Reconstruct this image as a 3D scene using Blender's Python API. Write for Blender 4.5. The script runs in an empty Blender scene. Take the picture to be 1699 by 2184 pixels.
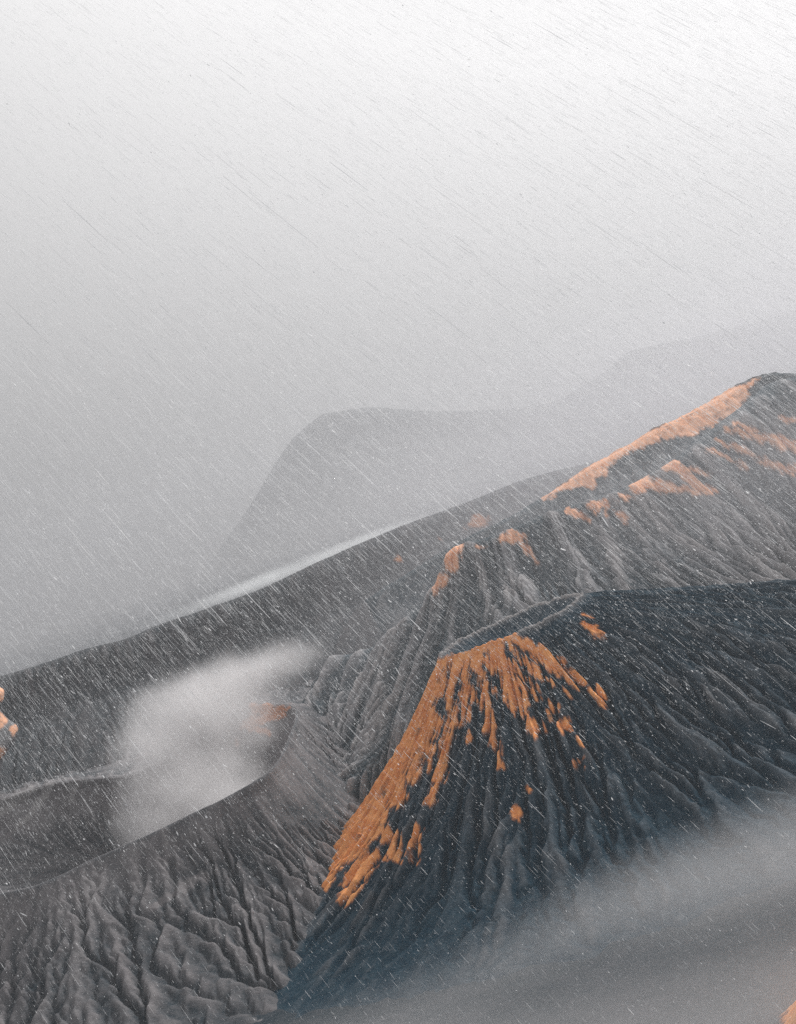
import bpy, math
import numpy as np
from mathutils import Matrix, Vector

# ------------------------------------------------------------------ camera
SC = bpy.context.scene
COL = SC.collection
CAM_H = 936.0
PITCH = math.atan(60 / 3000)
ROLL = math.radians(20.5)
FPX = 3000.0
W0, H0 = 1699.0, 2184.0
cR, sR = math.cos(ROLL), math.sin(ROLL)
cP, sP = math.cos(PITCH), math.sin(PITCH)
R0 = np.array([1.0, 0, 0]); U0 = np.array([0, sP, cP]); F0 = np.array([0, cP, -sP])
RV = R0 * cR - U0 * sR
UV = R0 * sR + U0 * cR
cam_d = bpy.data.cameras.new('camera')
cam = bpy.data.objects.new('camera', cam_d)
COL.objects.link(cam)
cam.matrix_world = Matrix(((RV[0], UV[0], -F0[0], 0), (RV[1], UV[1], -F0[1], 0),
                           (RV[2], UV[2], -F0[2], CAM_H), (0, 0, 0, 1)))
cam_d.sensor_fit = 'VERTICAL'
cam_d.sensor_height = 24
cam_d.lens = 24 * FPX / H0
cam_d.clip_start = 0.1
cam_d.clip_end = 300000
SC.camera = cam

# ------------------------------------------------------------------ world, sun, exposure
SUN_AZ, SUN_EL = math.radians(40), math.radians(34)      # azimuth clockwise from the view direction (+Y)
sun_dir = Vector((math.sin(SUN_AZ) * math.cos(SUN_EL), math.cos(SUN_AZ) * math.cos(SUN_EL), math.sin(SUN_EL)))
wld = bpy.data.worlds.new('World'); SC.world = wld; wld.use_nodes = True
nt = wld.node_tree; N = nt.nodes; L = nt.links
for n in list(N): N.remove(n)
def nd(t, **kw):
    n = N.new(t)
    for k, v in kw.items(): setattr(n, k, v)
    return n
def mth(op, a, b=None, c=None, clamp=False):
    n = N.new('ShaderNodeMath'); n.operation = op; n.use_clamp = clamp
    for i, v in enumerate((a, b, c)):
        if v is None: continue
        if isinstance(v, (int, float)): n.inputs[i].default_value = v
        else: L.new(v, n.inputs[i])
    return n.outputs[0]
tc = nd('ShaderNodeTexCoord')
sep = nd('ShaderNodeSeparateXYZ'); L.new(tc.outputs['Generated'], sep.inputs[0])
dot = nd('ShaderNodeVectorMath', operation='DOT_PRODUCT'); L.new(tc.outputs['Generated'], dot.inputs[0])
dot.inputs[1].default_value = sun_dir
zc = mth('MAXIMUM', sep.outputs[2], 0.0)
dpos = mth('MAXIMUM', dot.outputs['Value'], 0.0)
SKY_BASE, SKY_GLOW, SKY_UP = 0.12, 1.10, 0.98
glow = mth('MULTIPLY', mth('POWER', dpos, 3.2), SKY_GLOW)
up = mth('MULTIPLY', mth('POWER', zc, 0.8), SKY_UP)
lum = mth('MINIMUM', mth('ADD', mth('ADD', glow, up), SKY_BASE), 1.05)
sky = nd('ShaderNodeTexSky', sky_type='NISHITA'); sky.sun_disc = False
sky.sun_elevation = SUN_EL; sky.sun_rotation = SUN_AZ
hs = nd('ShaderNodeHueSaturation'); hs.inputs['Saturation'].default_value = 0.25
L.new(sky.outputs[0], hs.inputs['Color'])
b1 = nd('ShaderNodeBackground'); L.new(hs.outputs[0], b1.inputs[0]); b1.inputs[1].default_value = 0.05
b2 = nd('ShaderNodeBackground')
cmb = nd('ShaderNodeCombineColor')
L.new(mth('MULTIPLY', lum, 1.0), cmb.inputs[0]); L.new(mth('MULTIPLY', lum, 0.992), cmb.inputs[1]); L.new(mth('MULTIPLY', lum, 0.992), cmb.inputs[2])
L.new(cmb.outputs[0], b2.inputs[0]); b2.inputs[1].default_value = 1.0
mx = nd('ShaderNodeMixShader'); mx.inputs[0].default_value = 0.93          # cloud deck over the clear sky
L.new(b1.outputs[0], mx.inputs[1]); L.new(b2.outputs[0], mx.inputs[2])
wo = nd('ShaderNodeOutputWorld'); L.new(mx.outputs[0], wo.inputs[0])

sl = bpy.data.lights.new('sun', 'SUN'); sl.energy = 4.2; sl.angle = math.radians(6); sl.color = (1.0, 0.975, 0.95)
so = bpy.data.objects.new('sun', sl); COL.objects.link(so)
so.rotation_euler = sun_dir.to_track_quat('Z', 'Y').to_euler()

SC.view_settings.view_transform = 'Standard'; SC.view_settings.look = 'None'
SC.view_settings.exposure = 0.0; SC.view_settings.gamma = 1.0
SC.view_settings.use_curve_mapping = False
SC.render.engine = 'CYCLES'
SC.cycles.use_denoising = False
SC.cycles.volume_bounces = 2
SC.cycles.max_bounces = 5
SC.cycles.diffuse_bounces = 2
SC.cycles.volume_max_steps = 128
SC.cycles.volume_step_rate = 1.0

# ------------------------------------------------------------------ helpers
def ray(x, y):
    dx, dy = x - W0 / 2, y - H0 / 2
    d = F0 * FPX + RV * dx - UV * dy
    return d
def PD(x, y, dist):
    """point seen in direction (x, y) at ground distance dist"""
    d = ray(x, y); p = d * (dist / d[1]); p[2] += CAM_H
    return p
def PZ(x, y, z):
    d = ray(x, y); p = d * ((z - CAM_H) / d[2]); p[2] += CAM_H
    return p
def project(P):
    q = P - np.array([0, 0, CAM_H])
    f = q @ F0; f = np.where(f < 1, 1, f)
    return W0 / 2 + FPX * (q @ RV) / f, H0 / 2 - FPX * (q @ UV) / f

_perm = {}
def perlin(x, y, seed=0):
    if seed not in _perm:
        r = np.random.RandomState(seed)
        _perm[seed] = (r.permutation(1024), r.rand(1024) * 2 * np.pi)
    p, a = _perm[seed]
    xi = np.floor(x).astype(np.int64); yi = np.floor(y).astype(np.int64)
    xf = x - xi; yf = y - yi
    u = xf ** 3 * (xf * (xf * 6 - 15) + 10); v = yf ** 3 * (yf * (yf * 6 - 15) + 10)
    def g(ix, iy, fx, fy):
        h = a[p[(p[ix & 1023] + iy) & 1023]]
        return np.cos(h) * fx + np.sin(h) * fy
    n00 = g(xi, yi, xf, yf); n10 = g(xi + 1, yi, xf - 1, yf)
    n01 = g(xi, yi + 1, xf, yf - 1); n11 = g(xi + 1, yi + 1, xf - 1, yf - 1)
    return ((n00 * (1 - u) + n10 * u) * (1 - v) + (n01 * (1 - u) + n11 * u) * v) * 1.5
def fbm(x, y, o=4, seed=0, gain=0.5):
    s = 0; a = 1; t = 0
    for i in range(o):
        s = s + a * perlin(x * 2 ** i, y * 2 ** i, seed + i); t += a; a *= gain
    return s / t
def ridged(x, y, o=4, seed=0, gain=0.55):
    """1 on ridge lines, 0 in valleys"""
    s = 0; a = 1; t = 0; w = 1
    for i in range(o):
        r = 1 - np.abs(perlin(x * 2 ** i, y * 2 ** i, seed + i)) * 1.6
        r = np.clip(r, 0, 1) ** 1.05
        s = s + a * r * w; t += a; a *= gain
        w = np.clip(r * 1.3, 0.35, 1)
    return s / t
def ribs(a, tt, k, m, sd):
    '''side ribs that run obliquely down off the main ridges'''
    n = np.abs(perlin(a, tt, sd)) * 1.6
    q = tt * k - n * m
    r = 1 - np.abs(perlin(q, a * .8, sd + 60)) * 1.8
    return np.clip(r, 0, 1) * np.clip(n * 1.8, 0, 1)
def sstep(a, b, x):
    t = np.clip((x - a) / (b - a), 0, 1); return t * t * (3 - 2 * t)

def boxf(a, w, closed):
    w = int(w) | 1; h = w // 2
    b = np.concatenate([a[:, -h:], a, a[:, :h]], 1) if closed else np.pad(a, ((0, 0), (h, h)), mode='reflect')
    c = np.cumsum(np.pad(b, ((0, 0), (1, 0))), 1)
    return (c[:, w:] - c[:, :-w]) / w
def erode(P, i0, closed, win, iters=22, K=0.09, diff=0.12, seed=0, grain=26.0, namp=5.0):
    """cuts converging gullies into a slope: water runs row by row down the flow lines; returns relief (metres) and drainage area"""
    Q = P[i0:]; nv, nu = Q.shape[:2]
    X, Y = Q[..., 0], Q[..., 1]
    z0 = Q[..., 2].copy()
    z = z0 + namp * fbm(X / grain, Y / grain, 4, seed, .6) + namp * 1.6 * fbm(X / (grain * 4), Y / (grain * 4), 3, seed + 7)
    du = np.linalg.norm(np.diff(Q[..., :2], axis=1, append=Q[:, :1, :2] if closed else Q[:, -2:-1, :2]), axis=2).clip(.5, 40)
    dv = np.linalg.norm(np.diff(Q[..., :2], axis=0, append=Q[-2:-1, :, :2]), axis=2).clip(.5, 60)
    j = np.arange(nu); ks = (-1, 0, 1)
    for it in range(iters):
        A = du * dv; R = np.zeros((nv, nu), int); D = np.ones((nv, nu))
        for i in range(nv - 1):
            best = np.full(nu, -1e9); tg = j.copy(); ds = dv[i].copy()
            for k in ks:
                jj = (j + k) % nu if closed else np.clip(j + k, 0, nu - 1)
                dist = np.sqrt(dv[i] ** 2 + (k * du[i]) ** 2)
                sl = (z[i] - z[i + 1, jj]) / dist
                m = sl > best
                best = np.where(m, sl, best); tg = np.where(m, jj, tg); ds = np.where(m, dist, ds)
            R[i] = tg; D[i] = ds
            A[i + 1] += np.bincount(tg, A[i], nu)
        for i in range(nv - 2, -1, -1):
            F = K * np.sqrt(A[i]) / D[i]
            zr = z[i + 1, R[i]]
            z[i] = np.where(z[i] > zr, (z[i] + F * zr) / (1 + F), z[i])
        lap = (np.roll(z, 1, 1) + np.roll(z, -1, 1) - 2 * z)
        if not closed: lap[:, 0] = lap[:, -1] = 0
        z = z + diff * lap
        z = z + boxf(boxf(z0 - z, win, closed), win, closed)
    d = z - z0; d = d - boxf(boxf(d, win, closed), win, closed)
    return d, A

def crom(ctrl, n, closed=False):
    """Catmull-Rom along axis 0: ctrl (k, ...) -> (n, ...)"""
    ctrl = np.asarray(ctrl, float); k = len(ctrl)
    if closed:
        t = np.arange(n) * (k / n); i = np.floor(t).astype(int); f = t - i
        g = lambda j: ctrl[j % k]
    else:
        t = np.linspace(0, k - 1, n); i = np.minimum(np.floor(t).astype(int), k - 2); f = t - i
        ext = np.concatenate([[2 * ctrl[0] - ctrl[1]], ctrl, [2 * ctrl[-1] - ctrl[-2]]])
        g = lambda j: ext[j + 1]
    f = f.reshape((-1,) + (1,) * (ctrl.ndim - 1))
    p0, p1, p2, p3 = g(i - 1), g(i), g(i + 1), g(i + 2)
    return 0.5 * (2 * p1 + (p2 - p0) * f + (2 * p0 - 5 * p1 + 4 * p2 - p3) * f ** 2 + (3 * p1 - p0 - 3 * p2 + p3) * f ** 3)

def net(ctrl, nu, nv, closed=False):
    a = crom(ctrl, nu, closed)                      # (nu, rows, 3)
    b = crom(np.swapaxes(a, 0, 1), nv)              # (nv, nu, 3)
    return b                                        # rows first: v, u

def grid_mesh(name, P, closed=False, attrs=None, mat=None, smooth=True, parent=None):
    nv, nu = P.shape[:2]
    idx = np.arange(nv * nu).reshape(nv, nu)
    if closed:
        idx = np.concatenate([idx, idx[:, :1]], 1)
    q = np.stack([idx[:-1, :-1], idx[:-1, 1:], idx[1:, 1:], idx[1:, :-1]], -1).reshape(-1, 4)
    me = bpy.data.meshes.new(name)
    me.vertices.add(nv * nu); me.vertices.foreach_set('co', P.reshape(-1).astype(np.float32))
    me.loops.add(q.size); me.loops.foreach_set('vertex_index', q.reshape(-1).astype(np.int32))
    me.polygons.add(len(q)); me.polygons.foreach_set('loop_start', np.arange(0, q.size, 4, dtype=np.int32))
    me.polygons.foreach_set('use_smooth', np.full(len(q), smooth))
    me.update(calc_edges=True)
    for k, v in (attrs or {}).items():
        at = me.attributes.new(k, 'FLOAT', 'POINT'); at.data.foreach_set('value', v.reshape(-1).astype(np.float32))
    o = bpy.data.objects.new(name, me); COL.objects.link(o)
    if mat: me.materials.append(mat)
    if parent: o.parent = parent
    return o
def tag(o, label=None, cat=None, kind=None, group=None):
    for k, v in (('label', label), ('category', cat), ('kind', kind), ('group', group)):
        if v: o[k] = v
    return o

# ------------------------------------------------------------------ orange patches, painted as base colour: strokes (x, y, half width)
def cropper(ox, oy, s): return lambda pts: [(ox + x * s, oy + y * s, w * s) for x, y, w in pts]
c6 = cropper(682.6, 1280, .3013); c2 = cropper(768, 1280, .548); c1 = cropper(0, 1280, .5022)
c8 = cropper(1024, 768, .3973); c3 = cropper(768, 683, .548)
CONE_S = [c6(s) for s in [
    [(850,470,60),(785,570,72),(722,760,75),(640,960,110),(525,1180,85),(470,1330,105),(400,1450,72),(310,1620,95)],
    [(760,800,45),(800,860,55),(780,930,40)], [(700,1000,60),(770,1060,35)], [(730,1090,14),(690,1180,22),(650,1270,10)],
    [(760,1120,10),(790,1190,8)], [(580,1380,30),(560,1450,8)],
    [(850,450,28),(1050,385,30),(1200,312,35),(1330,262,20)],
    [(980,430,40),(925,640,24),(935,800,13),(905,930,14),(882,1080,22),(850,1220,18),(820,1340,8),(780,1430,11)],
    [(850,660,25),(880,560,20)], [(1040,420,30),(1030,600,18),(1020,830,20)], [(940,870,22),(1000,860,14)],
    [(1110,400,45),(1140,560,25),(1190,760,22),(1215,950,32),(1260,1030,14),(1283,1180,22)],
    [(1070,640,30),(1120,720,14)], [(1250,640,12),(1310,700,10)], [(1060,970,18)],
    [(1170,420,28),(1250,480,30)],
    [(1230,330,60),(1290,450,50),(1350,600,55),(1410,740,50),(1430,800,25)],
    [(1330,280,20),(1420,420,15),(1560,540,16),(1640,590,10)],
    [(1350,255,25),(1450,310,42),(1550,400,36),(1680,480,38)],
    [(1380,450,14),(1460,560,14),(1540,640,10)], [(1450,620,22),(1540,690,22)],
    [(1500,890,34),(1580,930,18)], [(1630,740,16),(1660,830,22)], [(1395,1510,32)], [(1460,1340,10)]]]
CONE_S += [c2(s) for s in [
    [(700,190,22),(780,270,24),(855,322,14)], [(915,355,16),(945,378,16)], [(870,90,5),(905,110,14),(942,135,12)],
    [(640,235,12),(700,285,12),(750,325,8)], [(745,400,8),(755,450,13)], [(800,485,20)], [(685,492,26)], [(612,828,15)],
    [(852,630,7),(858,660,5)], [(862,540,7)], [(870,50,5),(900,58,5)], [(800,350,8),(822,370,6)],
    [(112,920,20),(130,1000,8)], [(70,890,16)], [(80,1000,14),(40,1010,18),(5,1055,26)], [(225,890,8),(208,1010,9)]]]
CONE_S += [c1(s) for s in [
    [(1500,1030,60),(1450,1070,42),(1405,1110,22)], [(1430,1120,10),(1380,1205,5)],
    [(1590,1085,24),(1525,1165,32),(1480,1250,24),(1455,1295,8)], [(1600,975,18)], [(1660,1000,26),(1685,1090,10)]]]
BROMO_S = [c1(s) for s in [[(1080,465,22),(1180,462,14),(1235,455,5)], [(1035,530,16),(1120,500,20),(1190,485,14)],
                           [(1060,540,14),(1140,562,10)], [(1008,605,10)]]]
BROMO_P = [c1(q) for q in [[(215,785,12),(175,850,16),(110,930,12),(25,1010,5)], [(140,800,20),(60,850,26),(-20,900,30)], [(330,780,14),(300,850,8)], [(700,985,12),(715,1080,12),(700,1140,8)], [(870,1170,18),(760,1230,16),(640,1310,10)]]]
BROMO_F = [c1(s) for s in [[(150,805,20),(200,790,16)], [(320,785,22)], [(610,1380,10),(640,1390,8)]]]
CRAG_S = [c1(s) for s in [[(0,395,34)], [(-5,505,30)], [(62,552,16)], [(0,650,26)]]]
BACK_S = [c8(s) for s in [
    [(335,742,5),(450,688,13),(560,632,42),(640,570,52),(720,510,32)],
    [(720,500,18),(850,440,34),(960,400,34),(1080,350,56),(1200,290,70),(1330,225,78),(1400,175,45),(1435,135,10),(1495,98,4)],
    [(590,660,34)], [(1240,330,40),(1260,360,12)], [(1360,260,45),(1360,300,12)], [(1130,370,45)]]]
MASS_S = [c8(s) for s in [
    [(1330,370,8),(1450,410,12),(1550,430,20),(1630,445,32),(1700,485,15)], [(1620,310,7),(1720,322,14)], [(1370,340,6),(1480,380,9)],
    [(1640,432,8),(1720,442,10)], [(1270,430,6),(1400,475,12),(1480,515,12),(1550,560,20),(1640,585,22),(1720,597,18)],
    [(1220,480,6),(1330,520,10),(1440,575,10)], [(1000,580,16),(1035,562,22),(1090,600,18),(1150,660,18),(1220,700,18),(1270,700,12)],
    [(1090,570,8),(1240,620,7)], [(830,690,24),(910,655,28),(950,675,34),(1050,690,15),(1180,712,9)], [(750,735,8),(800,740,8)],
    [(600,790,20),(650,765,22),(682,790,12),(690,830,8)], [(620,820,9)], [(480,808,18),(560,850,12),(590,870,6)],
    [(740,820,10),(780,850,12),(787,880,8)]]]
MASS_S += [c3(s) for s in [[(380,888,20),(358,940,28),(365,960,20)], [(322,1005,20),(295,1050,12)],
    [(545,858,8),(600,838,20),(632,850,18),(650,900,12),(690,940,7)], [(460,880,6),(480,885,5)]]]
SHEL_S = [c3(s) for s in [[(415,805,8),(450,783,20),(490,780,17)], [(305,846,6)], [(150,925,6)]]]

def stroke_mask(P, strokes, seed=5, fray=5.0, soft=5.0, flow=None):
    """stroke cover at each point: strokes drawn in view coordinates, frayed along their edges"""
    x, y = project(P.reshape(-1, 3))
    n1 = fbm(x / 22, y / 22, 4, seed); n2 = fbm(x / 22 + 50, y / 22, 4, seed + 9)
    x = x + n1 * fray * 2.2; y = y + n2 * fray * 2.2
    best = np.full(x.shape, 1e9)
    for s in strokes:
        if len(s) == 1: s = [s[0], (s[0][0] + .5, s[0][1] + .5, s[0][2])]
        for (ax, ay, aw), (bx, by, bw) in zip(s[:-1], s[1:]):
            dx, dy = bx - ax, by - ay
            t = np.clip(((x - ax) * dx + (y - ay) * dy) / (dx * dx + dy * dy + 1e-6), 0, 1)
            d = np.hypot(x - ax - t * dx, y - ay - t * dy) - (aw + (bw - aw) * t)
            best = np.minimum(best, d)
    best = best - 1.0
    best = best + 2.6 * fbm(x / 5, y / 5, 3, seed + 20) + 2.5 * fbm(x / 12, y / 12, 2, seed + 24)
    if flow is not None: best = best - flow.reshape(-1)
    return (1 - sstep(-soft, soft * .6, best)).reshape(P.shape[:-1])

# ------------------------------------------------------------------ materials
def make_mat(name):
    m = bpy.data.materials.new(name); m.use_nodes = True
    global nt, N, L
    nt = m.node_tree; N = nt.nodes; L = nt.links
    for n in list(N): N.remove(n)
    return m
def mixc(f, a, b):
    n = N.new('ShaderNodeMix'); n.data_type = 'RGBA'
    if isinstance(f, (int, float)): n.inputs[0].default_value = f
    else: L.new(f, n.inputs[0])
    for i, v in ((6, a), (7, b)):
        if isinstance(v, tuple): n.inputs[i].default_value = v + (1,)
        else: L.new(v, n.inputs[i])
    return n.outputs[2]
def noise(scale, detail=4, rough=0.6, vec=None, dist=0):
    n = N.new('ShaderNodeTexNoise'); n.inputs['Scale'].default_value = scale
    n.inputs['Detail'].default_value = detail; n.inputs['Roughness'].default_value = rough; n.inputs['Distortion'].default_value = dist
    if vec is not None: L.new(vec, n.inputs['Vector'])
    return n.outputs['Fac']
def ramp(x, a, b):
    n = N.new('ShaderNodeMapRange'); n.interpolation_type = 'SMOOTHSTEP'
    L.new(x, n.inputs[0]); n.inputs[1].default_value = a; n.inputs[2].default_value = b
    return n.outputs[0]

def slope_mat(name, scrub, scrub2, ash, ash2, bump=0.6, orange=(0.86, 0.385, 0.15), orange2=(0.66, 0.23, 0.075), fine=0.05):
    m = make_mat(name)
    geo = N.new('ShaderNodeNewGeometry').outputs['Position']
    at = N.new('ShaderNodeAttribute'); at.attribute_name = 'ash'
    ao = N.new('ShaderNodeAttribute'); ao.attribute_name = 'tint'
    n_big = noise(0.006, 5, 0.6, geo); n_mid = noise(0.03, 6, 0.7, geo); n_fine = noise(0.16, 6, 0.75, geo)
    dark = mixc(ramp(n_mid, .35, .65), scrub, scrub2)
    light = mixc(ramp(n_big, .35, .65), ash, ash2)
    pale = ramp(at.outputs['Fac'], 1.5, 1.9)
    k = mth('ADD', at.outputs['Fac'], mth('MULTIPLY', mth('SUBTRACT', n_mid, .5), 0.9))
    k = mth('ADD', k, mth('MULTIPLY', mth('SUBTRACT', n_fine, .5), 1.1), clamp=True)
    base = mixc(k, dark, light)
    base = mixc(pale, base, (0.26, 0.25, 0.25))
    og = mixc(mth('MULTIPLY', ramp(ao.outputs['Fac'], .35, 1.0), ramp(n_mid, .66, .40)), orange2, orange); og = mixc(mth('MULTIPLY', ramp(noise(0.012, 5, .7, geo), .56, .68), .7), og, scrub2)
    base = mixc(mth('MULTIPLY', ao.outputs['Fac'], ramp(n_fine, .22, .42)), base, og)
    b = N.new('ShaderNodeBsdfPrincipled'); L.new(base, b.inputs['Base Color']); b.inputs['Roughness'].default_value = 0.95
    b.inputs['Specular IOR Level'].default_value = 0.1
    bp = N.new('ShaderNodeBump'); bp.inputs['Strength'].default_value = bump; bp.inputs['Distance'].default_value = 6.0
    L.new(mth('ADD', mth('MULTIPLY', n_fine, .6), n_mid), bp.inputs['Height'])
    L.new(bp.outputs[0], b.inputs['Normal'])
    o = N.new('ShaderNodeOutputMaterial'); L.new(b.outputs[0], o.inputs[0])
    return m

SLATE, SLATE2 = (0.005, 0.025, 0.042), (0.012, 0.038, 0.057)
M_CONE = slope_mat('scrub_and_orange', SLATE, SLATE2, (0.070, 0.090, 0.108), (0.105, 0.110, 0.118), bump=.9)
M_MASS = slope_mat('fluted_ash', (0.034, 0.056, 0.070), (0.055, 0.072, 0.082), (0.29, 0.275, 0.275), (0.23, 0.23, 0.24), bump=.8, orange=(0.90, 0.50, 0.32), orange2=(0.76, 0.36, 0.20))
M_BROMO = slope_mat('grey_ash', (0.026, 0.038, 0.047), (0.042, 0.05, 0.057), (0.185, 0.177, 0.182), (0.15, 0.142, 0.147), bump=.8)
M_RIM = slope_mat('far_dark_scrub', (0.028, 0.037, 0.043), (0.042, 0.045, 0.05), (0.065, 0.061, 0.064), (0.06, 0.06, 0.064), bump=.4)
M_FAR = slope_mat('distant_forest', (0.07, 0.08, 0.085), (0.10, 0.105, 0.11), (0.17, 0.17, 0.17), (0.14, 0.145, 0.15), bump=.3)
M_SAND = slope_mat('volcanic_sand', (0.016, 0.028, 0.037), (0.026, 0.036, 0.044), (0.070, 0.076, 0.086), (0.060, 0.064, 0.074), bump=.6)

# ------------------------------------------------------------------ ground: one sheet to the horizon
def ground():
    r = np.concatenate([np.linspace(0, 9000, 260), np.geomspace(9100, 66000, 60)])
    a = np.linspace(0, 2 * np.pi, 300, endpoint=False)
    Rr, A = np.meshgrid(r, a, indexing='ij')
    X = Rr * np.sin(A); Y = Rr * np.cos(A)
    z = 14 * fbm(X / 900, Y / 900, 5, 3) + 5 * fbm(X / 150, Y / 150, 4, 8)
    z *= 1 - sstep(9000, 20000, Rr) * .6
    z -= 30 * 0
    P = np.stack([X, Y, z], -1)
    ash = 0.22 + 0.6 * fbm(X / 500, Y / 300, 4, 31) + .5 * fbm(X / 90, Y / 60, 4, 36)
    tag(grid_mesh('ground', P, True, {'ash': ash, 'tint': 0 * ash}, M_SAND), 'flat grey volcanic sand plain below all the mountains', 'sand plain', 'structure')
ground()

ER_CONE = dict(iters=24)
# ------------------------------------------------------------------ cone with orange streaks
def cone():
    cx, cy, zr = 165.0, 3578.0, 492.0
    nu, nv = 1300, 420
    th = np.mod(np.concatenate([np.linspace(-2.1, 2.2, 1000, endpoint=False), np.linspace(2.2, 2 * np.pi - 2.1, 120, endpoint=False)]), 2 * np.pi)
    nu = len(th)            # 0 = towards camera (-Y), growing to the right (+X)
    # keyed reach of the foot, degrees: 0 front, 90 right, 180 back, 270 left
    key = np.radians([0, 30, 60, 90, 120, 150, 180, 210, 240, 270, 300, 330, 360])
    reach = np.array([1180, 1250, 1400, 1500, 1350, 950, 700, 700, 860, 1050, 1120, 1160, 1180.])
    expo = np.array([2.3, 2.1, 1.4, 0.86, 0.95, 1.4, 1.7, 1.9, 2.2, 2.6, 2.6, 2.45, 2.3])
    rimr = np.array([178, 185, 190, 200, 200, 185, 175, 180, 190, 195, 190, 182, 178.])
    RE = np.interp(th, key, reach); EX = np.interp(th, key, expo); RR = np.interp(th, key, rimr)
    v = np.linspace(0, 1, nv)
    V, T = np.meshgrid(v, th, indexing='ij')
    RE = RE[None]; EX = EX[None]; RR = RR[None]
    inner = 0.10
    t = np.clip((V - inner) / (1 - inner), 0, 1)
    rad = np.where(V < inner, RR * (V / inner), RR + RE * t)
    rimz = zr + 10 * np.sin(T) - 5 * np.cos(T) + 7 * fbm(np.cos(T) * 2, np.sin(T) * 2, 3, 4) + 5 * fbm(np.cos(T) * 9, np.sin(T) * 9, 4, 5)
    z = rimz * (1 - t) ** EX - 25 * t
    z = np.where(V < inner, rimz - 55 * (1 - (V / inner) ** 2) ** 1.0, z)
    # flutes
    wx, wy = np.cos(T), np.sin(T)
    warp = 0.055 * fbm(wx * 5 + t * 3, wy * 5, 3, 11) + 0.03 * fbm(wx * 14, wy * 14 + t * 5, 3, 15)
    a = T + warp * (0.4 + t)
    def circ(fr, tt, sd, o=4):
        aa = a * fr / (2 * np.pi)
        aa = aa
        n = ridged(aa, tt, o, sd)
        return n
    big = circ(58, t * 1.1, 21, 3)
    fine = circ(190, t * 3.2, 27, 3)
    env = sstep(0.0, 0.05, t) * (1 - 0.92 * sstep(.30, .88, t))
    amp = 50 * env * (0.45 + .75 * sstep(0, .5, t))
    fl = (big - .62)
    X0 = cx + rad * np.sin(T); Y0 = cy - rad * np.cos(T)
    i0 = int(inner * nv) + 2
    d, A = erode(np.stack([X0, Y0, z], -1), i0, True, 60, seed=311, **ER_CONE)
    D = np.zeros_like(z); D[i0:] = d; D = np.clip(D / D[i0:].std(), -2.5, 2.5)
    z = z + np.where(V >= inner, amp * .5 * fl + (8.5 - 3.5 * sstep(.25, .7, t)) * env * D, 0)
    sq = np.where(V < inner, .78, (RR * .78 + RE * t) / (RR + RE * t))
    X = cx + rad * np.sin(T); Y = cy - rad * sq * np.cos(T)
    n = fbm(X / 60, Y / 60, 5, 41, .6)
    z = z + np.where(V >= inner, 4 * env * n, 1.5 * n)
    # crumbling rim
    z += 6 * np.exp(-((V - inner) / .008) ** 2) * (.6 + fbm(np.cos(T) * 16, np.sin(T) * 16, 3, 6))
    P = np.stack([X, Y, z], -1)
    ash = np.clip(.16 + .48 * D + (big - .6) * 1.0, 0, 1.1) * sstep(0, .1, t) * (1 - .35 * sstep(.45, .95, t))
    # long bare ridges on the right shoulder
    ash = ash * (0.55 + 0.6 * np.clip(.5 + 1.6 * fbm(np.cos(a) * 5, np.sin(a) * 5 + t, 3, 51), 0, 1))
    ash = ash * (1 - .6 * sstep(.7, 1.4, T) * (T < 3))
    ash = np.where(V < inner, -.1 + .5 * (fine > .6), ash) + 2.2 * np.exp(-((V - inner) / .007) ** 2)
    sc = stroke_mask(P, CONE_S, flow=6.5 * D + 5 * (big - .55) + .5) * (T * 0 + 1) * (V >= inner - .01)
    # only the slopes turned to the camera and the left edge carry it
    sc = sc * ((T < 2.3) | (T > 4.1))
    tag(grid_mesh('mountain', P, True, {'ash': ash, 'tint': sc}, M_CONE), 'flat-topped dark fluted volcanic cone streaked with bright orange below its rim', 'mountain', 'structure')
cone()

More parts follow.
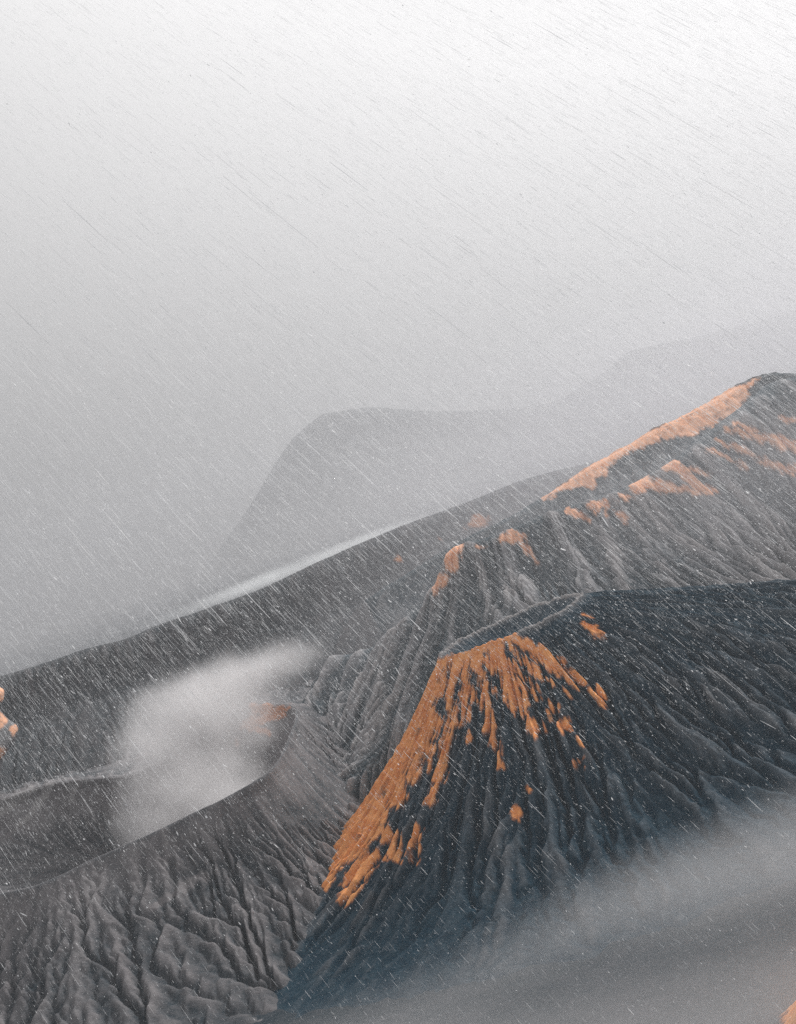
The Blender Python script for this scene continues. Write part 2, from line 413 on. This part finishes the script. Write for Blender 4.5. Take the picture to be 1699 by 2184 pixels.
# ------------------------------------------------------------------ generic mountain from a net of flow lines
def flank(name, cols, nu, nv, closed, mat, strokes, label, seed, flute, amp, lenv, cat='mountain', ashf=1.0, ash0=0.0, warp=1.0, rows_crest=1, nz=8.0, v_env=None, relief=.21, bigk=.45, ashfn=None, er=dict()):
    C = np.array(cols)
    P = net(C, nu, nv, closed)
    K = C.shape[1]
    v = np.linspace(0, K - 1, nv)[:, None] * np.ones((1, nu))   # row coordinate
    # u in metres along the middle row
    mid = P[nv // 2]; d = np.linalg.norm(np.diff(mid, axis=0, append=mid[:1] if closed else mid[-1:]), axis=1)
    s = np.concatenate([[0], np.cumsum(d)[:-1]])[None] * np.ones((nv, 1))
    X, Y = P[..., 0], P[..., 1]
    t = (v - rows_crest) / (K - 1 - rows_crest)
    w = warp * (flute * 1.1 * fbm(X / (flute * 6), Y / (flute * 6), 3, seed) + flute * .35 * fbm(X / (flute * 1.6), Y / (flute * 1.6), 3, seed + 3))
    a = (s + w) / flute
    big = ridged(a * .5, np.abs(t) * lenv, 3, seed + 6)
    fine = ridged(a * 1.7, t * lenv * 3.0, 4, seed + 8, .65)
    env = sstep(0, .14, np.abs(t)) * (1 - .3 * sstep(.7, 1, t))
    if v_env is not None: env = env * v_env(v, s)
    i0 = int(rows_crest / (K - 1) * nv) + 1
    d, A = erode(P, i0, closed, max(9, int(flute * 2.4 / (s[0, 1] + 1e-6))), seed=seed + 30, **er)
    D = np.zeros(P.shape[:2]); D[i0:] = d; D = np.clip(D / D[i0:].std(), -2.5, 2.5)
    P = P.copy(); P[..., 2] = np.maximum(P[..., 2], -20)
    n = fbm(X / 70, Y / 70, 5, seed + 12, .6)
    P[..., 2] += amp * bigk * env * (big - .6) + amp * relief * env * D + amp * .3 * (t < 0) * env * (fine - .6) + nz * n * (.2 + .3 * sstep(0, .2, np.abs(t)))
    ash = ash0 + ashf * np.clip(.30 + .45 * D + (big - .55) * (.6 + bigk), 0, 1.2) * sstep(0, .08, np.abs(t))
    sc = stroke_mask(P, strokes, seed + 2, flow=2.2 * D + 3 * (big - .5) + 1) * (.6 if strokes is BROMO_S else 1) if strokes else 0 * ash
    if ashfn is not None: ash = ashfn(ash, v, s, P)
    o = grid_mesh(name, P, closed, {'ash': ash, 'tint': sc}, mat)
    return tag(o, label, cat, 'structure'), P

def back(p, dy, z, dx=0):
    return np.array([p[0] + dx, p[1] + dy, z])

# far faint mountain, 46 km away
D1 = 57000
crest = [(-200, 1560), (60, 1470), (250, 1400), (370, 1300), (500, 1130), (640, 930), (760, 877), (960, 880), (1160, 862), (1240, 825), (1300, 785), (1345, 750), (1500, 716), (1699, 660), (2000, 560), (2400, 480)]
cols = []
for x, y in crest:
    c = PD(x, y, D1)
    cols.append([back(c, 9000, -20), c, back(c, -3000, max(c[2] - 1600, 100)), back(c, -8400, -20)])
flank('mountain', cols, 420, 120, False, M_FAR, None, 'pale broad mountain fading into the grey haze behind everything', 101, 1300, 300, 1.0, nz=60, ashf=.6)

# dark caldera rim
crest = [(-500, 1640, 6900), (-200, 1520, 6900), (0, 1451, 6900), (70, 1430, 6950), (130, 1410, 6950), (200, 1386, 6950), (280, 1366, 6950), (340, 1340, 7000), (430, 1309, 7000), (560, 1262, 7000), (700, 1198, 7000), (830, 1142, 7000), (1000, 1078, 7000), (1130, 1028, 7050), (1240, 1000, 7100), (1400, 960, 7200), (1700, 870, 7300), (2000, 780, 7300)]
cols = []
for x, y, d in crest:
    c = PD(x, y, d)
    cols.append([back(c, 1800, -50), c, back(c, -420, c[2] - 175), back(c, -900, c[2] - 330), back(c, -1500, 150), back(c, -2000, -30)])
flank('caldera_rim', cols, 520, 150, False, M_RIM, SHEL_S, 'long dark scrub-covered caldera rim running across below the sky', 131, 240, 34, 1.1, nz=9, ashf=.8, cat='ridge')

# back ridge with the long orange strip
crest = [(780, 1280, 5600), (900, 1205, 5500), (1000, 1145, 5400), (1080, 1108, 5300), (1160, 1062, 5300), (1250, 1001, 5300), (1330, 958, 5300), (1400, 916, 5300), (1500, 868, 5300), (1600, 812, 5300), (1650, 798, 5200), (1699, 797, 5150), (1800, 800, 5100), (2000, 840, 5000)]
cols = []
for x, y, d in crest:
    c = PD(x, y, d)
    cols.append([back(c, 900, 0, 60), back(c, 160, c[2] - 90), c, back(c, -170, c[2] - 85, 20), back(c, -420, c[2] - 190, 60), back(c, -800, c[2] - 420, 120)])
flank('mountain', cols, 520, 170, False, M_MASS, BACK_S, 'high back ridge edged by a long pale orange strip along its crest', 161, 75, 22, 1.5, nz=9, ashf=.35, rows_crest=2)

# fluted massif in front of it: flow lines (crest -> lower slope), all in view coordinates + distance
ML = [  # crest (x,y,d)        mid (x,y,d)         low (x,y,d)           foot
    [(700, 1440, 5100), (640, 1490, 4950), (600, 1560, 4800), 250],
    [(800, 1380, 4900), (740, 1470, 4720), (690, 1570, 4550), 250],
    [(868, 1325, 4700), (800, 1450, 4500), (740, 1600, 4250), 200],
    [(925, 1262, 4600), (870, 1400, 4400), (820, 1560, 4150), 200],
    [(958, 1182, 4550), (940, 1310, 4400), (900, 1440, 4200), 250],
    [(990, 1162, 4550), (1010, 1260, 4400), (1000, 1400, 4120), 250],
    [(1060, 1143, 4550), (1080, 1230, 4390), (1110, 1330, 4120), 250],
    [(1130, 1112, 4550), (1170, 1200, 4380), (1190, 1310, 4100), 250],
    [(1200, 1086, 4600), (1250, 1170, 4400), (1300, 1280, 4100), 240],
    [(1275, 1064, 4650), (1350, 1150, 4430), (1420, 1262, 4100), 220],
    [(1335, 1040, 4700), (1440, 1125, 4480), (1540, 1255, 4120), 200],
    [(1430, 985, 4750), (1550, 1085, 4520), (1680, 1240, 4150), 200],
    [(1500, 930, 4850), (1640, 1040, 4620), (1790, 1210, 4200), 180],
    [(1590, 860, 4980), (1730, 980, 4700), (1900, 1150, 4250), 160],
    [(1650, 815, 5080), (1800, 930, 4800), (2000, 1090, 4300), 160],
    [(1760, 800, 5080), (1900, 900, 4850), (2100, 1040, 4400), 160],
    [(1900, 800, 5080), (2050, 880, 4850), (2250, 1000, 4450), 160]]
def low(*q): return [np.array([x, y, -18.0 - i]) for i, (x, y) in enumerate(q)]
_a, _b = PD(640, 1470, 5250), PD(470, 1640, 4850)
cols = [low((_a[0] - 90, _a[1] + 500), (_a[0] - 60, _a[1]), (_a[0] - 90, _a[1] - 150), (_b[0], _b[1] + 50), (_b[0], _b[1] - 150), (_b[0], _b[1] - 300))]
for (a, b, c, fz) in ML:
    A, B, Cc = PD(*a), PD(*b), PD(*c)
    foot = Cc + (Cc - B) * .8; foot[2] = min(fz, Cc[2] - 60)
    foot2 = foot + (Cc - B) * .5; foot2[2] = 30
    cols.append([back(A, 420, A[2] - 330), A, B, Cc, foot, foot2])
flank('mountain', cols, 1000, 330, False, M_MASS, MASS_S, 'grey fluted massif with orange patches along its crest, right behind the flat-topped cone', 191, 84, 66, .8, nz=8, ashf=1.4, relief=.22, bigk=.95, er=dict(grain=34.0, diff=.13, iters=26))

# crater with the steam
BL = [  # lip (x,y,z)     outer foot (x,y,z)
    ((622, 1560, 378), (800, 1700, 110)),
    ((600, 1612, 366), (770, 1790, 100)),
    ((565, 1652, 356), (735, 1850, 90)),
    ((480, 1702, 345), (690, 1930, 70)),
    ((410, 1735, 338), (620, 2010, 50)),
    ((335, 1772, 332), (540, 2100, 30)),
    ((200, 1832, 322), (380, 2240, 20)),
    ((90, 1884, 312), (200, 2330, 20)),
    ((0, 1906, 312), (-20, 2350, 20)),
    ((-150, 1935, 318), (-300, 2330, 20)),
    ((-330, 1900, 330), (-620, 2150, 30)),
    ((-360, 1830, 345), (-700, 1950, 60)),
    ((-200, 1760, 360), (-450, 1790, 150)),
    ((0, 1703, 372), (-150, 1680, 200)),
    ((95, 1674, 382), (40, 1640, 220)),
    ((170, 1662, 386), (160, 1620, 220)),
    ((290, 1648, 384), (300, 1600, 220)),
    ((400, 1590, 382), (430, 1530, 240)),
    ((480, 1530, 385), (520, 1480, 250)),
    ((540, 1503, 388), (600, 1450, 250)),
    ((620, 1506, 392), (720, 1480, 230)),
    ((632, 1530, 386), (790, 1590, 160))]
lips = np.array([PZ(*l) for l, f in BL]); cen = lips.mean(0)
cols = []
for (l, f), lp in zip(BL, lips):
    fo = PZ(*f)
    m0 = lp + (fo - lp) * .09; m0[2] = lp[2] + (fo[2] - lp[2]) * .15
    m1 = lp + (fo - lp) * .35; m1[2] = lp[2] + (fo[2] - lp[2]) * .47
    m2 = lp + (fo - lp) * .66; m2[2] = lp[2] + (fo[2] - lp[2]) * .76
    f2 = fo + (fo - lp) * .35; f2[2] = -25
    i0 = lp + (cen - lp) * .05; i0[2] = lp[2] - 34
    i1 = lp + (cen - lp) * .20; i1[2] = lp[2] - 110
    i2 = lp + (cen - lp) * .50; i2[2] = 170
    i3 = lp + (cen - lp) * .95; i3[2] = 120
    cols.append([i3, i2, i1, i0, lp, m0, m1, m2, fo, f2])
flank('mountain', cols, 950, 380, True, M_BROMO, BROMO_S, 'grey ash volcano with a wide open crater that gives off the white steam', 221, 46, 34, 1.6, rows_crest=4, nz=9, ashf=.9, ash0=.16, relief=.25, bigk=.3, er=dict(namp=13.0, grain=38.0, iters=18),
      ashfn=lambda a, v, s, P: a + .8 * stroke_mask(P, BROMO_P, 77) + .85 * sstep(1.2, 2.6, v) * (v < 4) + .6 * np.exp(-((v - 4.8) / .7) ** 2) * (v >= 4) * sstep(-150, -650, P[..., 0]))

# crag at the left edge
def crag():
    D = 5600
    pts = [(-260, 1500), (-160, 1470), (-90, 1462), (-40, 1462), (4, 1468), (8, 1488), (0, 1510), (14, 1530), (34, 1545), (39, 1562), (28, 1585), (10, 1610), (2, 1650), (-30, 1720), (-120, 1790)]
    cols = []
    for i, (x, y) in enumerate(pts):
        c = PD(x, y, D)
        b = PD(x - 40, y + 10, D + 260); b[2] -= 60
        f = PD(x - 60, y + 60, D - 190)
        f2 = PD(-160, 1700, D - 420)
        cols.append([b, c, f, f2])
    flank('crag', cols, 240, 120, False, M_MASS, CRAG_S, 'steep rock crag with orange patches at the left edge before the dark rim', 251, 60, 8, 1.0, nz=5, ashf=.6, ash0=.5, cat='crag')
crag()

# small orange mound near the camera, mostly out of the picture
def mound():
    c = PZ(1822, 2222, 0.0); cols = []
    rs = np.random.RandomState(3)
    for k in range(12):
        an = k / 12 * 2 * np.pi; q = np.array([math.cos(an), math.sin(an), 0])
        r = 1 + .15 * rs.randn()
        cols.append([c + [0, 0, 105], c + q * 22 * r + [0, 0, 98], c + q * 70 * r + [0, 0, 60], c + q * 150 * r + [0, 0, 5], c + q * 190 * r + [0, 0, -25]])
    flank('mound', cols, 160, 60, True, M_CONE, [[(1790, 2100, 110), (1790, 2200, 120)]], 'orange mound cut off by the bottom right corner of the view', 281, 30, 6, 1.0, nz=3, cat='mound', er=dict(iters=4))
mound()

# ------------------------------------------------------------------ air, steam, fog
HAZE = 2.5e-5
def box(name, x0, x1, y0, y1, z0, z1, mat):
    vs = [(x, y, z) for z in (z0, z1) for y in (y0, y1) for x in (x0, x1)]
    fs = [(0, 2, 3, 1), (4, 5, 7, 6), (0, 1, 5, 4), (2, 6, 7, 3), (0, 4, 6, 2), (1, 3, 7, 5)]
    me = bpy.data.meshes.new(name); me.from_pydata(vs, [], fs); me.materials.append(mat)
    o = bpy.data.objects.new(name, me); COL.objects.link(o); return o
m = make_mat('haze')
v = N.new('ShaderNodeVolumePrincipled'); v.inputs['Color'].default_value = (0.565, 0.57, 0.588, 1)
v.inputs['Density'].default_value = HAZE; v.inputs['Anisotropy'].default_value = 0.55
o = N.new('ShaderNodeOutputMaterial'); L.new(v.outputs[0], o.inputs[1])
tag(box('haze', -70000, 70000, -70000, 70000, -60, 4500, m), 'thin grey haze lying over the whole landscape', 'haze', 'stuff')

def soft_volume(name, blobs, dens, color, label, cat, warp=0.0, wscale=0.002, nlo=.32, nhi=.66, nscale=0.004, ext=None, stretch=1.0):
    """blobs: (centre, radii (3), z-rotation, weight); density falls softly to zero at each blob's edge"""
    m = make_mat(name)
    geo = N.new('ShaderNodeTexCoord').outputs['Object']
    if warp:
        nz = N.new('ShaderNodeTexNoise'); nz.inputs['Scale'].default_value = wscale; nz.inputs['Detail'].default_value = 3
        L.new(geo, nz.inputs['Vector'])
        sb = N.new('ShaderNodeVectorMath'); sb.operation = 'SUBTRACT'; L.new(nz.outputs['Color'], sb.inputs[0]); sb.inputs[1].default_value = (.5, .5, .5)
        sc = N.new('ShaderNodeVectorMath'); sc.operation = 'SCALE'; L.new(sb.outputs[0], sc.inputs[0]); sc.inputs['Scale'].default_value = warp
        ad = N.new('ShaderNodeVectorMath'); ad.operation = 'ADD'; L.new(geo, ad.inputs[0]); L.new(sc.outputs[0], ad.inputs[1])
        geo = ad.outputs[0]
    tot = None
    for c, r, rot, w in blobs:
        mp = N.new('ShaderNodeMapping'); mp.vector_type = 'TEXTURE'
        mp.inputs['Location'].default_value = tuple(c); mp.inputs['Rotation'].default_value = tuple(rot); mp.inputs['Scale'].default_value = tuple(r)
        L.new(geo, mp.inputs['Vector'])
        ln = N.new('ShaderNodeVectorMath'); ln.operation = 'LENGTH'; L.new(mp.outputs[0], ln.inputs[0])
        k = mth('MULTIPLY', ramp(ln.outputs['Value'], 1.0, 0.0), w)
        tot = k if tot is None else mth('MAXIMUM', tot, k) if name == 'steam' else mth('ADD', tot, k)
    if stretch != 1:
        mp = N.new('ShaderNodeMapping'); mp.inputs['Scale'].default_value = (stretch, 1, 1); mp.inputs['Rotation'].default_value = (0, 0, .12); L.new(geo, mp.inputs['Vector']); geo = mp.outputs[0]
    n = noise(nscale, 4, .6, geo)
    tot = mth('MULTIPLY', tot, mth('ADD', mth('MULTIPLY', ramp(n, nlo, nhi), .8), .35))
    v = N.new('ShaderNodeVolumePrincipled'); v.inputs['Color'].default_value = color + (1,)
    L.new(mth('MULTIPLY', tot, dens), v.inputs['Density']); v.inputs['Anisotropy'].default_value = .5 if name == 'mist' else .2
    o = N.new('ShaderNodeOutputMaterial'); L.new(v.outputs[0], o.inputs[1])
    if ext is None:
        pts = []
        for c, r, rot, w in blobs:
            q = max(r) * 1.05 + warp * .7
            rr = [min(q, rad * 1.05 + warp * .7 + (q * .5 if any(rot) else 0)) for rad in r]
            pts += [[c[i] + sg * rr[i] for i in range(3)] for sg in (-1, 1)]
        pts = np.array(pts); lo, hi = pts.min(0), pts.max(0)
    else: lo, hi = ext
    b = box(name, lo[0], hi[0], lo[1], hi[1], lo[2], hi[2], m)
    return tag(b, label, cat, 'stuff')

def BP(x, y, d, r, w, rot=(0, 0, 0)): return (PD(x, y, d), r, rot, w)
steam = [BP(415, 1700, 4050, (250, 260, 180), 1.0), BP(365, 1635, 4150, (200, 250, 200), .9), BP(420, 1560, 4300, (300, 250, 210), 1.0),
         BP(480, 1480, 4450, (260, 240, 150), .9), BP(560, 1425, 4550, (220, 220, 90), .6), BP(625, 1400, 4600, (150, 150, 45), .3),
         BP(350, 1745, 3980, (180, 200, 120), .8), BP(330, 1600, 4200, (190, 200, 150), .6), BP(520, 1700, 3850, (170, 160, 100), .5)]
soft_volume('steam', steam, 0.013, (0.92, 0.905, 0.91), 'pale column of steam leaning out of the open crater', 'steam', warp=170, wscale=0.0045, nscale=0.007, nlo=.30, nhi=.62)

fog = [((1300, 2350, 125), (1900, 290, 120), (0, 0, 0), 1.7), ((-520, 2260, 60), (800, 420, 110), (0, 0, 0), .45), ((300, 1900, 60), (1900, 520, 130), (0, 0, 0), .35)]
soft_volume('fog', fog, 0.0052, (0.86, 0.84, 0.84), 'low bank of soft grey fog drifting across the plain in front of the orange-streaked cone', 'fog', warp=90, wscale=0.0012, nscale=0.0035, stretch=.18, ext=((-1300, 1150, -55), (2900, 2900, 420)))
cl = [(PD(520, 1256, 8300), (760, 380, 54), (0, 0, 0), .8), (PD(660, 1199, 8300), (760, 380, 58), (0, 0, 0), .9), (PD(800, 1141, 8300), (500, 380, 44), (0, 0, 0), .8)]
soft_volume('cloud', cl, 0.0032, (0.92, 0.94, 0.95), 'thin bright cloud strip lying just behind the dark caldera rim', 'cloud', warp=40, wscale=0.004, nscale=0.004)
far = [((4000, 30000, 300), (40000, 20000, 2200), (0, 0, 0), 1.0)]
soft_volume('mist', far, 0.7e-4, (0.505, 0.505, 0.515), 'wide grey mist filling the lowlands beyond the dark caldera rim', 'mist', warp=0, nscale=0.0001, ext=((-36000, 9500, -50), (44000, 50000, 2600)))

near = [((1700, 6400, 650), (2700, 1300, 900), (0, 0, 0), 1.0), ((1400, 4600, 450), (2600, 900, 500), (0, 0, 0), .6)]
soft_volume('mist', near, 1.1e-3, (0.66, 0.66, 0.69), 'lighter patch of grey mist hanging between the fluted massif and the caldera rim', 'mist', warp=400, wscale=0.0006, nscale=0.0012, nlo=.15, nhi=.5)

# ------------------------------------------------------------------ wind-driven sleet in the air around the viewpoint
def sleet():
    rs = np.random.RandomState(7)
    fall = -ray(-2600, -2050); fall /= np.linalg.norm(fall)
    def place(n, y0, y1, power):
        y = (y0 ** power + rs.rand(n) * (y1 ** power - y0 ** power)) ** (1 / power)
        return np.stack([(rs.rand(n) * 2 - 1) * (.52 * y + .5), y, CAM_H + (rs.rand(n) * 2 - 1) * (.58 * y + .5)], 1)
    # long streaks
    C = place(SL_N1, 13, 85, 2.4)
    e = (C[:, 2] - CAM_H) / C[:, 1]
    C = C[rs.rand(len(C)) < (.10 + .90 * sstep(-.28, .05, e))]
    e = (C[:, 2] - CAM_H) / C[:, 1]; n = len(C)
    ln = np.exp(rs.randn(n) * .6) * .36 * (.35 + .65 * sstep(-.3, .1, e)); wd = SL_W1 * np.exp(np.clip(rs.randn(n), -2, 1.5) * .45) * (C[:, 1] / 25) ** .35 * (1 - .4 * sstep(.12, .38, e))
    A = (C, ln, wd, rs.rand(n), fall[None] + rs.randn(n, 3) * .012)
    # short pellets
    C = place(SL_N2, 10, 50, 2.4)
    e = (C[:, 2] - CAM_H) / C[:, 1]
    C = C[rs.rand(len(C)) < ((.06 + .94 * sstep(-.31, -.05, e)) * (1 - .75 * sstep(.0, .25, e)))]; n = len(C)
    wd = SL_W2 * np.exp(np.clip(rs.randn(n), -2, 1.7) * .42); ln = wd * np.exp(np.abs(rs.randn(n)) * .7) * 1.8
    B = (C, ln, wd, rs.rand(n), fall[None] + rs.randn(n, 3) * .16)
    C, ln, wd, tone, dr = [np.concatenate(q) for q in zip(A, B)]
    dr /= np.linalg.norm(dr, axis=1)[:, None]
    # each crystal is a tiny plate whose long side (local Y) lies along its fall, rolled at random
    a = np.cross(dr, [0, 0, 1.0]); a /= np.linalg.norm(a, axis=1)[:, None]; b = np.cross(dr, a)
    ph = rs.rand(len(dr))[:, None] * 2 * np.pi
    X = a * np.cos(ph) + b * np.sin(ph); Z = np.cross(X, dr)
    rot = np.stack([np.arctan2(dr[:, 2], Z[:, 2]), -np.arcsin(np.clip(X[:, 2], -1, 1)), np.arctan2(X[:, 1], X[:, 0])], 1)
    me = bpy.data.meshes.new('sleet')
    me.vertices.add(len(C)); me.vertices.foreach_set('co', C.reshape(-1).astype(np.float32))
    for nm, arr in (('rot', rot), ('siz', np.stack([wd, ln, wd], 1))):
        at = me.attributes.new(nm, 'FLOAT_VECTOR', 'POINT'); at.data.foreach_set('vector', arr.reshape(-1).astype(np.float32))
    at = me.attributes.new('tone', 'FLOAT', 'POINT'); at.data.foreach_set('value', tone.astype(np.float32))
    m = make_mat('wet_ice')
    t = N.new('ShaderNodeAttribute'); t.attribute_name = 'tone'; t.attribute_type = 'INSTANCER'
    col = mixc(t.outputs['Fac'], (0.90, 0.91, 0.93), (0.98, 0.98, 0.98))
    df = N.new('ShaderNodeBsdfDiffuse'); tr = N.new('ShaderNodeBsdfTranslucent'); L.new(col, df.inputs[0]); L.new(col, tr.inputs[0])
    gl = N.new('ShaderNodeBsdfGlass'); gl.inputs['IOR'].default_value = 1.31; gl.inputs['Roughness'].default_value = .15; gl.inputs[0].default_value = (1, 1, 1, 1)
    m1 = N.new('ShaderNodeMixShader'); m1.inputs[0].default_value = .5; L.new(df.outputs[0], m1.inputs[1]); L.new(tr.outputs[0], m1.inputs[2])
    ms = N.new('ShaderNodeMixShader'); ms.inputs[0].default_value = .0; L.new(m1.outputs[0], ms.inputs[1]); L.new(gl.outputs[0], ms.inputs[2])
    o = N.new('ShaderNodeOutputMaterial'); L.new(ms.outputs[0], o.inputs[0])
    me.materials.append(m)
    ng = bpy.data.node_groups.new('sleet', 'GeometryNodeTree')
    ng.interface.new_socket('Geometry', in_out='INPUT', socket_type='NodeSocketGeometry')
    ng.interface.new_socket('Geometry', in_out='OUTPUT', socket_type='NodeSocketGeometry')
    G = ng.nodes; K = ng.links
    gi = G.new('NodeGroupInput'); go = G.new('NodeGroupOutput')
    ico = G.new('GeometryNodeMeshCircle'); ico.fill_type = 'NGON'; ico.inputs['Vertices'].default_value = 6; ico.inputs['Radius'].default_value = .56
    sm = G.new('GeometryNodeSetMaterial'); sm.inputs['Material'].default_value = m; K.new(ico.outputs[0], sm.inputs[0])
    def att(nm, ty):
        a = G.new('GeometryNodeInputNamedAttribute'); a.data_type = ty; a.inputs['Name'].default_value = nm; return a.outputs[0]
    ip = G.new('GeometryNodeInstanceOnPoints')
    K.new(gi.outputs[0], ip.inputs['Points']); K.new(sm.outputs[0], ip.inputs['Instance'])
    er = G.new('FunctionNodeEulerToRotation'); K.new(att('rot', 'FLOAT_VECTOR'), er.inputs[0]); K.new(er.outputs[0], ip.inputs['Rotation'])
    K.new(att('siz', 'FLOAT_VECTOR'), ip.inputs['Scale'])
    K.new(ip.outputs[0], go.inputs[0])
    ob = bpy.data.objects.new('sleet', me); COL.objects.link(ob)
    md = ob.modifiers.new('sleet', 'NODES'); md.node_group = ng
    tag(ob, 'fine white sleet driven slantwise through the air from upper left', 'sleet', 'stuff')
SL_N1, SL_W1, SL_N2, SL_W2 = 400000, .0034, 560000, .0045
sleet()
